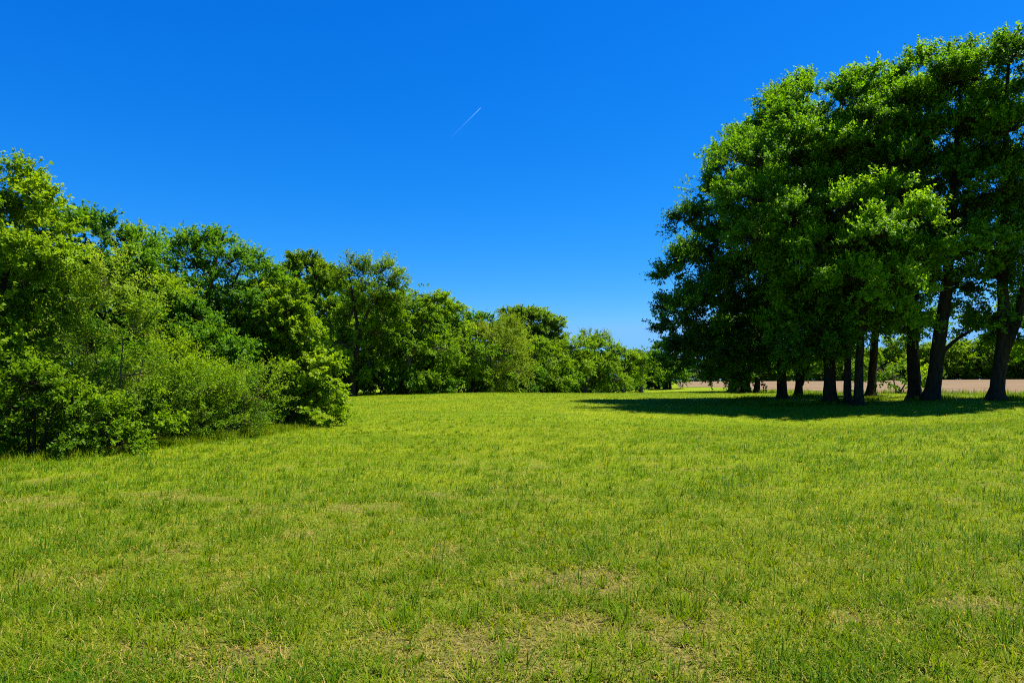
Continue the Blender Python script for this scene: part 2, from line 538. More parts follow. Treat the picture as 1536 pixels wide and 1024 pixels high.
def lobe_points(E, dmin, nmax, rng, lo=0.0):
    vol = np.array([np.prod(r) for c, r in E])
    k = rng.choice(len(E), 6000, p=vol / vol.sum())
    u = unit(rng.normal(size=(6000, 3)))
    rr = rng.random(6000) ** 0.42
    c = np.array([e[0] for e in E])[k]
    s = np.array([e[1] for e in E])[k]
    P = c + u * s * rr[:, None]
    keep = np.zeros((nmax, 3))
    n = 0
    for p in P:
        if n and (np.sum((keep[:n] - p) ** 2, 1) < dmin * dmin).any():
            continue
        keep[n] = p
        n += 1
        if n == nmax:
            break
    return keep[:n]


def leaves(org, d, Ls, sp, rng, tint0, n_per=None, scale=1.0, outw=None):
    """leaf quads along every sprig: org, d (k,3), Ls (k,)"""
    nl = n_per or sp['nl']
    k = len(org)
    t = (np.arange(nl)[None] + rng.random((k, nl))) / nl
    t = 0.1 + 0.95 * t
    bend = sp['droop']
    pos = org[:, None] + d[:, None] * (Ls[:, None] * t)[..., None]
    pos[..., 2] += bend * Ls[:, None] * t * t
    pos += rng.normal(0, 0.05, pos.shape) * Ls[:, None, None]
    a = unit(rng.normal(size=(k, nl, 3)) * 0.85 + d[:, None] * 0.75 + np.array([0, 0, sp['droop'] * 1.2]))
    nn = rng.normal(size=(k, nl, 3)) * 0.30 + np.array([0, 0, 0.62])
    if outw is not None:
        nn = nn + outw[:, None] * 0.55
    nn = unit(nn)
    sd = unit(np.cross(a, nn))
    nn = np.cross(sd, a)
    sc = scale * (0.65 + 0.6 * rng.random((k, nl, 1)))
    ll = sp['ll'] * sc
    lw = sp['lw'] * sc
    v0 = pos
    v2 = pos + a * ll - nn * ll * 0.12
    mid = pos + a * ll * 0.45 + nn * lw * 0.22
    v1 = mid + sd * lw * 0.5 - nn * lw * 0.2
    v3 = mid - sd * lw * 0.5 - nn * lw * 0.2
    V = np.stack([v0, v1, v2, v3], 2).reshape(-1, 3)
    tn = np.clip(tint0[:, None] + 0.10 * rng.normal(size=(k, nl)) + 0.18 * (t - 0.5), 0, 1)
    return V.astype(np.float32), np.repeat(tn.ravel(), 4)


def make_tree(name, label, cat, base, stems, E, sp, seed, group=None, trunk_r=0.3, dens=1.0, dmin=None, nmax=400, part=('trunk', 'crown'),
              bmat=None, lmat=None, tint=0.5, fill=True, leafscale=1.0, twigs=0.5, sides=9, lobescale=1.0, limb=0.0):
    """base: ground point. stems: list of polylines (world), first radius trunk_r. E: crown ellipsoids (centre, radii)."""
    rng = np.random.default_rng(seed)
    S = dict(SP[sp])
    lr = S['lr'] * lobescale
    dmin = dmin or lr * S.get('df', 1.22)
    E = [(c_, np.maximum(r_ * 0.4, r_ - S.get('shr', 0.25) * lr)) for c_, r_ in E]
    P = lobe_points(E, dmin, nmax, rng)
    base = np.asarray(base, float)
    T = Tubes()
    nodes, nlen, par, src = [], [], [], []
    for st, r0 in stems:
        st = np.asarray(st, float)
        # resample the stem smoothly
        s = np.concatenate([[0], np.cumsum(np.linalg.norm(np.diff(st, axis=0), axis=1))])
        m = max(6, int(s[-1] / (0.35 if s[-1] > 4 else 0.2)))
        q = np.linspace(0, s[-1], m)
        pl = np.stack([np.interp(q, s, st[:, c]) for c in range(3)], -1)
        for _ in range(2):
            pl[1:-1] = 0.25 * pl[:-2] + 0.5 * pl[1:-1] + 0.25 * pl[2:]
        pl[1:] += np.cumsum(rng.normal(0, 0.012, (m - 1, 3)), 0) * np.array([1, 1, 0.2])
        h = pl[:, 2] - base[2]
        R = r0 * np.clip(1 - 0.80 * q / s[-1], 0.15, 1) * (1 + 0.55 * np.exp(-np.maximum(h, 0) / (0.8 * r0)))
        a = np.linspace(0, 2 * np.pi, sides, endpoint=False)
        rt = 0.28 * np.exp(-np.maximum(h, 0) / (0.9 * r0))[:, None] * np.sin(a * 4 + rng.random() * 6)[None] + 0.05 * np.sin(a * 2 + rng.random() * 6)[None]
        pl[0, 2] -= 0.15
        T.tube(pl, R, sides, 0.035, rng, rt)
        first = True
        for kq in range(m):
            if q[kq] > 0.28 * s[-1]:
                nodes.append(pl[kq]); nlen.append(q[kq]); par.append(-1); src.append(R[kq])
    nodes = list(nodes)
    # join every lobe centre to the nearest wood, shortest way round
    N = np.array(nodes)
    order = np.argsort(np.min(np.linalg.norm(P[:, None] - N[None], axis=-1), axis=1))
    cap = len(N) + 4 * len(P) + 4
    NA = np.zeros((cap, 3)); NA[:len(N)] = N
    LA = np.zeros(cap); LA[:len(N)] = nlen
    PA = np.full(cap, -1)
    cnt = len(N)
    is_l = np.zeros(cap)
    for pi in order:
        p = P[pi]
        v = p - NA[:cnt]
        dist = np.linalg.norm(v, axis=1)
        cost = dist + 0.28 * LA[:cnt] + np.where(v[:, 2] < 0, -v[:, 2] * 0.5, 0)
        b = int(np.argmin(cost))
        dd = dist[b]
        ns = 1 if dd < 0.6 * lr else (2 if dd < 2 * lr else 4)
        prev = b
        off = rng.normal(0, 0.07 * dd, 3) + np.array([0, 0, 0.10 * dd])
        b0 = NA[b].copy()
        for q in range(1, ns + 1):
            f = q / ns
            NA[cnt] = b0 + (p - b0) * f + off * (4 * f * (1 - f))
            LA[cnt] = LA[prev] + dd / ns
            PA[cnt] = prev
            prev = cnt
            cnt += 1
        is_l[prev] = 1
    c = is_l[:cnt].copy()
    for q in range(cnt - 1, -1, -1):
        if PA[q] >= 0:
            c[PA[q]] += c[q]
    ed = np.where(PA[:cnt] >= 0)[0]
    rb = np.minimum(S['tr'] * 1.5 * np.power(np.maximum(c, 1), 0.55), trunk_r * 0.55)
    r_par = np.where(PA[PA[ed]] >= 0, np.minimum(rb[PA[ed]], rb[ed] * 1.5), rb[ed] * 1.25)
    T.frusta(NA[PA[ed]], NA[ed], r_par, rb[ed], 5)
    # sprigs: boughs are flattened sprays, leafy on their upper and outer side
    cen = np.mean([e[0] for e in E], axis=0)
    out = unit(P - cen)
    k = int(round(S['m'] * dens))
    kc = max(3, int(round(k / 7.0)))
    uc = unit(rng.normal(size=(len(P), kc, 3)) + out[:, None] * 0.75 + np.array([0, 0, S['up'] + 0.25]))
    pick = rng.integers(0, kc, (len(P), k))
    u = unit(np.take_along_axis(uc, pick[..., None], 1) + rng.normal(0, S.get('jit', 0.20), (len(P), k, 3)))
    rc = 0.25 + 0.75 * rng.random((len(P), kc)) ** 0.45
    rad = np.take_along_axis(rc, pick, 1) * (0.55 + 0.5 * rng.random((len(P), k)))
    tc_ = np.take_along_axis(rng.normal(size=(len(P), kc)), pick, 1)
    lsz = lr * np.exp(rng.normal(0, 0.22, len(P)))
    flat = np.array([1.0, 1.0, S.get('flat', 0.65)])
    org = P[:, None] + u * flat * (lsz[:, None] * rad)[..., None]
    lt = tint + 0.12 * rng.normal(size=(len(P), 1)) + 0.05 * rng.normal(size=(len(P), k)) + 0.08 * tc_ + 0.10 * u[..., 2]  # upward sprays tinted lighter, sunlit tops put into the leaf colour
    d = unit(u * flat + rng.normal(0, 0.30, u.shape) + np.array([0, 0, S['up'] * 0.8]))
    ow = unit(u + out[:, None] * 0.5).reshape(-1, 3)
    org = org.reshape(-1, 3); d = d.reshape(-1, 3); lt = lt.ravel()
    Ls = S['sl'] * lobescale ** 0.5 * (0.6 + 0.7 * rng.random(len(org)))
    gz = hz(org[:, 0], org[:, 1])
    ok = org[:, 2] > gz + 0.12
    Pr = np.repeat(P, k, 0)[ok]
    org, d, lt, Ls, ow = org[ok], d[ok], lt[ok], Ls[ok], ow[ok]
    LV, LT = [], []
    v, t = leaves(org, d, Ls, S, rng, lt, scale=leafscale, outw=ow)
    LV.append(v); LT.append(t)
    if fill:   # larger filler leaves inside the crown, inner shade put into their darker tint
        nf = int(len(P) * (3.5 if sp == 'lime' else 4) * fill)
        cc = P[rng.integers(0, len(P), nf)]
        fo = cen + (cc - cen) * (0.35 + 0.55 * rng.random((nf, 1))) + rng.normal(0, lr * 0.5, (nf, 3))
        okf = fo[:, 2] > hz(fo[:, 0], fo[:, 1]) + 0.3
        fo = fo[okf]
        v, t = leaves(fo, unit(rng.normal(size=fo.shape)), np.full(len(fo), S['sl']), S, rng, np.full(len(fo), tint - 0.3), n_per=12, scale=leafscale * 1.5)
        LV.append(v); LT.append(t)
    sel = rng.random(len(org)) < twigs
    tipz = org + d * (Ls * 0.55)[:, None]
    T.frusta(Pr[sel], org[sel], S['tr'], S['tr'] * 0.7, 3)
    T.frusta(org[sel], tipz[sel], S['tr'] * 0.7, S['tr'] * 0.35, 3)
    root = thing(name, label, cat, base, group)
    T.build(part[0], M[bmat or S['bark']], root, base)
    LV = np.concatenate(LV)
    nq = len(LV) // 4
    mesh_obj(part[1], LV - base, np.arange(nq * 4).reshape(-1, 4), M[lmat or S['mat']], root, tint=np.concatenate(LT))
    STAT.append((name, len(P), nq))
    return root


STAT = []


def ground_pt(px, Y):
    X = (px - CX) / F * Y
    return np.array([X, Y, float(hz(np.array([X]), np.array([Y]))[0])])


def E_px(lst, Y, depth=0.9):
    """ellipsoids from (px, py, rx, ry[, dY]) at distance Y"""
    r = []
    for e in lst:
        dY = e[4] if len(e) > 4 else 0.0
        y = Y + dY
        c = at(e[0], e[1], y)
        rx, rz = e[2] / F * y, e[3] / F * y
        ry = (e[5] if len(e) > 5 else depth * 0.5 * (rx + rz))
        r.append((c, np.array([rx, ry, rz])))
    return r


def stem_px(pts, Y, dYs=None):
    """polyline through pixels; the first point is put on the ground"""
    P = [ground_pt(pts[0][0], Y)]
    for n, (px, py) in enumerate(pts[1:]):
        P.append(at(px, py, Y + (dYs[n] if dYs else 0)))
    return np.array(P)


TREES = []


def tree(name, label, Y, stems, ells, sp, seed, cat='tree', r=0.3, depth=0.9, **kw):
    st = []
    for s in stems:
        pts = s[0] if isinstance(s, tuple) else s
        rr = (s[1] if isinstance(s, tuple) else r) * (0.82 if sp == 'lime' else 1.0)
        dY = s[2] if isinstance(s, tuple) and len(s) > 2 else None
        st.append((stem_px(pts, Y, dY), rr))
    base = st[0][0][0].copy()
    # a stem that forks off higher up starts on the first stem rather than on the ground
    for q in range(len(stems)):
        s = stems[q]
        if isinstance(s, tuple) and len(s) > 3 and s[3] == 'fork':
            st[q][0][0] = at(*(s[0][0]), Y)
    return make_tree(name, label, cat, base, st, E_px(ells, Y, depth), sp, seed, trunk_r=r, **kw)


LG = 'tall lime trees standing together'
# the group of tall limes
tree('lime_tree', 'dark, shaded tall tree whose low boughs reach out over the meadow, outermost of the group', 49,
     [[(1173, 597), (1172, 540), (1165, 440), (1140, 300), (1130, 220)]],
     [(1055, 440, 62, 75, -1), (1040, 500, 52, 60, -1), (1085, 345, 62, 80), (1110, 255, 52, 65), (1130, 420, 70, 100), (1110, 520, 65, 45), (1150, 230, 45, 60, 2), (1055, 545, 45, 24), (1105, 555, 42, 16)],
     'lime', 101, r=0.42, group=LG, depth=1.0, tint=0.34)  # deeper tint puts the shade on this side into the leaves
tree('lime_tree', 'tall tree with a slim trunk forking low into a Y, beside the outermost tree', 51,
     [[(1197, 598), (1199, 575), (1196, 530), (1190, 430), (1180, 220)], ([(1200, 574), (1211, 545), (1216, 490), (1225, 380), (1235, 240)], 0.30, None, 'fork')],
     [(1180, 230, 65, 75), (1200, 340, 70, 90), (1215, 450, 70, 75), (1175, 160, 50, 40), (1165, 532, 48, 28), (1215, 535, 34, 24)],
     'lime', 102, r=0.36, group=LG, tint=0.45)
tree('lime_tree', 'tall rounded tree on a thick straight trunk, tallest over the middle of the group', 42,
     [[(1245, 606), (1245, 540), (1243, 430), (1240, 300), (1238, 170)]],
     [(1235, 203, 75, 70), (1190, 250, 70, 85), (1250, 305, 80, 100), (1230, 430, 65, 70), (1270, 176, 50, 48), (1150, 320, 60, 90, -1), (1245, 508, 52, 32), (1205, 520, 36, 24, -1)],
     'lime', 103, r=0.44, group=LG, tint=0.5)
tree('lime_tree', 'leafy tree on the slim second trunk of a close pair, low sprays hiding its limbs', 41,
     [[(1272, 606), (1272, 540), (1275, 440), (1280, 330), (1285, 220)]],
     [(1290, 260, 60, 90), (1280, 400, 55, 80), (1250, 480, 50, 55), (1310, 180, 50, 60), (1275, 520, 36, 26)],
     'lime', 104, r=0.27, group=LG, tint=0.5)
tree('lime_tree', 'tree with bright sunlit sprays hanging halfway up in front of its trunk', 39.5,
     [[(1288, 608), (1289, 545), (1293, 460), (1310, 360), (1320, 300)]],
     [(1335, 345, 62, 50, -2.5), (1300, 400, 60, 60, -2), (1370, 390, 45, 45, -2), (1320, 460, 65, 60), (1312, 512, 36, 24), (1270, 350, 50, 50, -2), (1345, 300, 28, 30, -2)],
     'lime', 105, r=0.33, group=LG, tint=0.68)  # lighter tint puts the sunlight on these sprays into the leaf colour
tree('lime_tree', 'tree set back behind the close pair, its slim trunk leaning slightly', 48,
     [[(1306, 594), (1309, 545), (1314, 470), (1318, 330), (1320, 210)]],
     [(1320, 210, 55, 80), (1325, 350, 60, 90), (1340, 465, 45, 50), (1310, 170, 40, 40)],
     'lime', 106, r=0.37, group=LG, tint=0.45)
tree('lime_tree', 'tall tree with an upright trunk just beside the leaning trunk', 42,
     [[(1372, 600), (1370, 545), (1368, 470), (1372, 330), (1378, 150)]],
     [(1375, 160, 55, 70), (1365, 245, 65, 75), (1375, 360, 60, 70), (1400, 125, 45, 45), (1365, 455, 40, 40)],
     'lime', 107, r=0.45, group=LG, tint=0.52)
tree('lime_tree', 'tall tree on a thick trunk that leans and bears a dipping side limb', 40,
     [[(1397, 600), (1404, 550), (1414, 480), (1424, 400), (1435, 250), (1445, 110)], ([(1408, 535), (1430, 512), (1465, 490), (1500, 470)], 0.16, [0, 0.5, 1, 1.5], 'fork')],
     [(1435, 135, 65, 62), (1430, 230, 75, 80), (1450, 330, 70, 70), (1480, 100, 45, 45), (1455, 485, 45, 22, 1), (1495, 470, 35, 22, 1), (1420, 400, 40, 45)],
     'lime', 108, r=0.50, group=LG, tint=0.45)
tree('lime_tree', 'tall tree with a flared base and twin forking trunk at the edge of the picture', 38,
     [[(1493, 600), (1500, 550), (1506, 500), (1505, 420), (1510, 250), (1515, 90)], ([(1504, 535), (1525, 480), (1540, 410), (1560, 260), (1575, 120)], 0.32, None, 'fork')],
     [(1515, 122, 60, 75), (1560, 200, 90, 140), (1500, 260, 55, 70), (1520, 380, 55, 60), (1580, 360, 70, 90), (1510, 350, 40, 40, -2), (1545, 500, 55, 45)],
     'lime', 109, r=0.47, group=LG, tint=0.42)
# smaller trees beyond, seen under the boughs
tree('small_tree', 'small dark tree with a single stout trunk far under the low boughs', 74,
     [[(1104, 588), (1104, 565), (1102, 540), (1100, 500)]],
     [(1095, 515, 45, 40), (1070, 530, 38, 32), (1110, 545, 35, 25)], 'rowdk', 121, r=0.55, tint=0.3, nmax=90)
tree('small_tree', 'small leafy tree with several thin stems far under the low boughs', 70,
     [[(1121, 589), (1122, 560), (1125, 520), (1128, 490)], [(1135, 588), (1137, 560), (1145, 510)], [(1117, 588), (1113, 560), (1108, 530)]],
     [(1135, 525, 40, 45), (1150, 548, 32, 24), (1120, 555, 25, 16)], 'rowdk', 122, r=0.3, tint=0.55, nmax=90)
tree('bush', 'bright low bush growing at the field edge between the trunks', 57,
     [[(1345, 592), (1340, 570), (1335, 545)], [(1348, 592), (1360, 570), (1370, 550)]],
     [(1340, 560, 38, 24), (1365, 545, 26, 26), (1320, 545, 26, 22)], 'row', 123, cat='bush', r=0.08, tint=0.6, nmax=40, part=('stem', 'foliage'), lmat='mid')

# ---- hedge of near trees and shrubs
tree('maple_tree', 'tall yellow-green tree cut off by the edge, nearest over the hedge', 15.8,
     [[(-70, 700), (-68, 560), (-50, 420), (-20, 300)], [(-40, 700), (-20, 540), (10, 420), (30, 340)]],
     [(-30, 330, 70, 95), (20, 400, 70, 85), (-20, 500, 75, 100), (-50, 600, 60, 90), (50, 470, 45, 60), (10, 270, 28, 35), (45, 320, 32, 38)],
     'near', 201, r=0.16, tint=0.55, depth=0.8)
tree('hedge_tree', 'deep green spreading tree behind the nearest tree, ragged against the sky', 22,
     [[(95, 660), (95, 540), (100, 420), (105, 330)]],
     [(95, 345, 55, 48), (60, 340, 40, 40), (140, 365, 48, 48), (110, 430, 80, 70), (165, 355, 18, 30), (180, 400, 40, 50)],
     'neardk', 202, r=0.2, tint=0.45)
tree('feathery_shrub', 'tall pale feathery shrub in front of the hedge', 16.3,
     [[(165, 668), (150, 600), (140, 520)], [(172, 668), (180, 590), (190, 500)], [(160, 668), (120, 600), (105, 540)], [(176, 668), (205, 600), (215, 540)]],
     [(155, 470, 50, 50), (150, 540, 60, 62), (190, 520, 38, 55), (118, 515, 36, 52), (165, 595, 42, 40)],
     'feather', 203, cat='shrub', r=0.05, part=('stem', 'foliage'), tint=0.55, twigs=0.9, depth=0.75)
tree('hedge_tree', 'yellow-green tree with two upright bare-tipped twigs above it', 23,
     [[(220, 655), (222, 540), (215, 430), (207, 350)], ([(218, 470), (228, 400), (233, 345)], 0.08, None, 'fork')],
     [(215, 432, 42, 48), (180, 448, 40, 50), (245, 468, 42, 52), (205, 366, 9, 18), (234, 364, 8, 18), (220, 500, 60, 60)],
     'near', 204, r=0.15, tint=0.5, lobescale=1.1)
tree('hedge_tree', 'dark green tree with black branching limbs, highest of the far hedge', 25.5,
     [[(300, 650), (302, 560), (308, 470), (320, 400), (335, 350)], ([(303, 540), (280, 470), (270, 400)], 0.12, None, 'fork'), ([(306, 500), (345, 430), (370, 380)], 0.12, None, 'fork')],
     [(278, 396, 38, 38), (318, 390, 42, 38), (352, 418, 40, 42), (300, 440, 66, 55), (372, 465, 42, 55), (350, 520, 50, 60), (270, 500, 50, 50)],
     'neardk', 205, r=0.22, tint=0.5, lobescale=1.1)
tree('maple_tree', 'bright round bushy tree sweeping to the ground at the end of the hedge', 26,
     [[(425, 643), (428, 590), (430, 530), (432, 470)], ([(427, 600), (455, 570), (475, 560)], 0.1, None, 'fork')],
     [(422, 490, 45, 50), (407, 545, 50, 60), (447, 560, 46, 46), (462, 592, 36, 34), (420, 605, 54, 38), (392, 480, 35, 45), (437, 520, 42, 42)],
     'maple', 219, r=0.18, tint=0.64, depth=0.9, dmin=0.74)
tree('feathery_shrub', 'green feathery shrub with upright shoots below the dark branching tree', 19.5,
     [[(262, 662), (255, 620), (245, 570)], [(270, 662), (280, 610), (290, 550)], [(266, 662), (268, 600), (270, 545)]],
     [(270, 580, 42, 48), (245, 610, 36, 42), (295, 600, 34, 45), (270, 630, 50, 28)],
     'feather', 207, cat='shrub', r=0.04, part=('stem', 'foliage'), tint=0.35, twigs=0.9, lmat='yellowgreen')
tree('feathery_shrub', 'low olive feathery shrub beside the bright bushy tree', 21,
     [[(345, 657), (335, 620), (325, 580)], [(350, 657), (362, 615), (372, 575)], [(347, 657), (348, 610), (345, 570)]],
     [(345, 600, 36, 42), (325, 620, 30, 34), (370, 615, 26, 34), (345, 635, 45, 22)],
     'feather', 208, cat='shrub', r=0.04, part=('stem', 'foliage'), tint=0.42, twigs=0.9)
tree('leafy_shrub', 'broad leafy shrub at the foot of the nearest tree', 14.9,
     [[(45, 690), (40, 640), (30, 580)], [(55, 690), (75, 640), (90, 590)], [(50, 690), (52, 630), (55, 570)]],
     [(50, 590, 48, 45), (80, 630, 45, 45), (15, 640, 45, 45), (60, 665, 60, 22)],
     'near', 209, cat='shrub', r=0.04, part=('stem', 'foliage'), tint=0.26, lobescale=0.9, leafscale=0.85)
tree('leafy_shrub', 'low leafy shrub under the tall pale feathery shrub', 15.6,
     [[(135, 684), (130, 650), (120, 610)], [(140, 684), (155, 650), (165, 620)]],
     [(135, 635, 42, 32), (110, 655, 32, 26), (165, 655, 30, 24)],
     'near', 210, cat='shrub', r=0.03, part=('stem', 'foliage'), tint=0.42, lobescale=0.85, leafscale=0.85)
tree('leafy_shrub', 'low leafy shrub between the two feathery shrubs', 17.3,
     [[(208, 668), (205, 640), (195, 600)], [(214, 668), (225, 640), (235, 610)]],
     [(212, 615, 36, 36), (195, 640, 30, 26), (235, 640, 26, 24)],
     'near', 211, cat='shrub', r=0.03, part=('stem', 'foliage'), tint=0.55, lobescale=0.85)
tree('hedge_tree', 'shaded dense tree filling the hedge behind the feathery shrubs', 22.5,
     [[(290, 655), (288, 600), (285, 540), (280, 480)]],
     [(270, 520, 55, 60), (330, 560, 45, 55), (230, 560, 50, 55), (300, 610, 70, 35)],
     'neardk', 212, r=0.15, tint=0.4)

tree('hedge_tree', 'shaded dense tree filling the hedge behind the pale feathery shrub', 19,
     [[(110, 676), (110, 600), (115, 540), (118, 490)]],
     [(80, 540, 60, 65), (140, 560, 60, 65), (110, 620, 85, 40), (200, 600, 50, 45), (20, 600, 60, 60)],
     'neardk', 213, r=0.13, tint=0.4)

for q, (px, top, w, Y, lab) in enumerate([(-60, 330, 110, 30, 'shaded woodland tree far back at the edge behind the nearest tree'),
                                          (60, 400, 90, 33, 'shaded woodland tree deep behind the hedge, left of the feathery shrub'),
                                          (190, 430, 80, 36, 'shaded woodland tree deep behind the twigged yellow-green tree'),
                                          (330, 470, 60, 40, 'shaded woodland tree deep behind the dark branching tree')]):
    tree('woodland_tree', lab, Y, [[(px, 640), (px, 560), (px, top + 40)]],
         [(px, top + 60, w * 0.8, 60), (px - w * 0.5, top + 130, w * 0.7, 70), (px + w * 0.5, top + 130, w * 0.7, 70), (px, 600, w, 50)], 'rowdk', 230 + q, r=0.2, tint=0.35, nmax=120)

# ---- the long row of trees across the meadow
tree('pine_tree', 'olive tree with clumped crown and spreading dark limbs above the row', 64,
     [[(458, 597), (458, 540), (458, 480), (458, 440)], ([(458, 475), (440, 440), (432, 410)], 0.16, None, 'fork'), ([(458, 470), (478, 435), (490, 410)], 0.16, None, 'fork'), ([(458, 450), (460, 410), (458, 395)], 0.14, None, 'fork')],
     [(455, 402, 24, 16), (434, 412, 18, 14), (478, 412, 20, 15), (492, 425, 14, 12), (440, 428, 16, 10), (466, 430, 18, 10)],
     'olive', 301, r=0.35, dmin=0.75, twigs=0.5, fill=False)
tree('bare_topped_tree', 'leaning dark tree with half bare branches showing above the row', 61,
     [[(528, 595), (530, 550), (540, 500), (556, 455), (566, 425), (572, 405)], ([(540, 500), (528, 455), (524, 415), (512, 398)], 0.18, None, 'fork'), ([(556, 455), (578, 435), (590, 415)], 0.12, None, 'fork'), ([(527, 470), (542, 430), (535, 402)], 0.10, None, 'fork')],
     [(535, 405, 28, 16), (580, 410, 22, 16), (560, 405, 30, 14), (520, 420, 18, 18), (590, 425, 18, 16), (560, 440, 40, 25)],
     'sparse', 302, r=0.26, dmin=0.9, twigs=1.0, fill=False, bmat='bark')
tree('row_tree', 'grey-green tree directly under the olive clumped crown', 66,
     [[(470, 597), (470, 560), (468, 510), (465, 460)]],
     [(450, 490, 45, 45), (420, 470, 40, 45), (490, 500, 38, 48), (440, 550, 60, 40), (480, 560, 45, 28)], 'row', 303, r=0.3, tint=0.38)
tree('row_tree', 'fresh green tree with layered sprays on a thin pale trunk', 62,
     [[(526, 596), (527, 560), (530, 520), (535, 480)]],
     [(535, 500, 38, 40), (555, 545, 40, 30), (515, 545, 30, 30), (565, 500, 34, 40)], 'row', 304, r=0.17, tint=0.5, bmat='greybark')
tree('row_tree', 'broad mid-green tree with a domed crown beside the leaning dark tree', 66,
     [[(615, 594), (615, 560), (612, 510), (610, 460)], ([(614, 540), (635, 490), (645, 460)], 0.14, None, 'fork')],
     [(605, 462, 40, 34), (630, 470, 38, 36), (590, 500, 38, 45), (630, 520, 45, 40), (610, 555, 50, 26)], 'row', 305, r=0.28, tint=0.58)
tree('row_tree', 'mid-green tree with a sloping crown in the middle of the row', 71,
     [[(668, 592), (668, 560), (670, 510), (672, 475)]],
     [(665, 478, 32, 28), (690, 495, 34, 32), (660, 515, 36, 36), (680, 545, 44, 30), (650, 555, 36, 24)], 'row', 306, r=0.28, tint=0.6)
tree('row_tree', 'darker pointed tree top just behind the middle of the row', 78,
     [[(705, 590), (705, 540), (704, 490)]],
     [(700, 485, 20, 22), (720, 492, 24, 22), (735, 505, 22, 22), (705, 520, 32, 32)], 'rowdk', 307, r=0.3, tint=0.45)
tree('willow_tree', 'pale feathery willow with a soft rounded crown in the row', 75,
     [[(738, 590), (738, 565), (735, 530), (732, 510)], ([(738, 560), (758, 525), (768, 505)], 0.12, None, 'fork')],
     [(750, 522, 30, 30), (725, 535, 28, 32), (770, 535, 20, 26), (740, 562, 40, 22)], 'willow', 308, r=0.2, tint=0.5)
tree('oak_tree', 'tall dark tree with a knobbly round crown rising over the row', 98,
     [[(795, 590), (795, 550), (795, 500), (795, 480)], ([(795, 520), (775, 490), (765, 480)], 0.25, None, 'fork'), ([(795, 515), (815, 490), (825, 485)], 0.25, None, 'fork')],
     [(785, 480, 30, 16), (815, 490, 22, 18), (765, 490, 18, 14), (795, 505, 40, 20), (825, 510, 16, 16), (800, 530, 40, 25)],
     'rowdk', 309, r=0.45, tint=0.5, dmin=1.4, lmat='olive', lobescale=1.1)
tree('row_tree', 'fresh green tree in front of the tall knobbly one', 86,
     [[(800, 592), (800, 570), (802, 540), (803, 520)]],
     [(800, 535, 30, 24), (780, 555, 26, 24), (822, 552, 22, 28), (800, 568, 38, 18)], 'row', 310, r=0.3, tint=0.5)
tree('row_tree', 'domed green tree with dark trunk where the row begins to thin', 92,
     [[(852, 592), (852, 575), (854, 545), (856, 520)]],
     [(860, 525, 24, 20), (845, 540, 22, 24), (872, 545, 24, 26), (855, 562, 32, 18)], 'row', 311, r=0.33, tint=0.6)
tree('bare_topped_tree', 'thin tree whose half bare twigs show over the domed tree', 104,
     [[(893, 591), (893, 560), (892, 525), (890, 508)]],
     [(880, 506, 14, 8), (900, 507, 14, 8), (892, 515, 22, 10)], 'sparse', 312, r=0.25, twigs=1.0, fill=False, dmin=0.9)
tree('row_tree', 'bushy green tree on a short trunk, second after the domed tree', 95,
     [[(878, 591), (880, 570), (886, 545), (892, 525)]],
     [(895, 530, 24, 20), (912, 545, 22, 24), (885, 552, 24, 22), (900, 566, 28, 15)], 'row', 313, r=0.3, tint=0.52)
tree('row_tree', 'round yellowish-green tree with visible gap of meadow under it', 99,
     [[(934, 589), (934, 572), (936, 550), (938, 535)]],
     [(938, 535, 22, 18), (922, 548, 18, 20), (952, 550, 20, 20), (938, 562, 26, 13)], 'row', 314, r=0.3, tint=0.66)
tree('row_tree', 'small round green tree at the far end of the row', 104,
     [[(962, 588), (962, 574), (964, 555), (964, 540)]],
     [(962, 545, 18, 18), (975, 556, 18, 16), (955, 562, 18, 12)], 'row', 315, r=0.28, tint=0.55)
tree('pasture_tree', 'dark tree beyond the row just past its end, taller of two', 122,
     [[(986, 585), (986, 572), (988, 550), (988, 535)]],
     [(985, 540, 20, 20), (1000, 535, 20, 22), (990, 558, 22, 14), (1010, 545, 18, 22)], 'rowdk', 316, r=0.38, tint=0.36)
tree('pasture_tree', 'dark low tree on three thin trunks beside the field corner', 118,
     [[(1005, 584), (1005, 572), (1006, 555)], [(997, 584), (997, 570), (995, 555)], [(1000, 584), (1000, 560)]],
     [(1008, 558, 17, 14), (995, 562, 14, 12), (1018, 562, 12, 10)], 'rowdk', 317, r=0.28, tint=0.5, nmax=60)
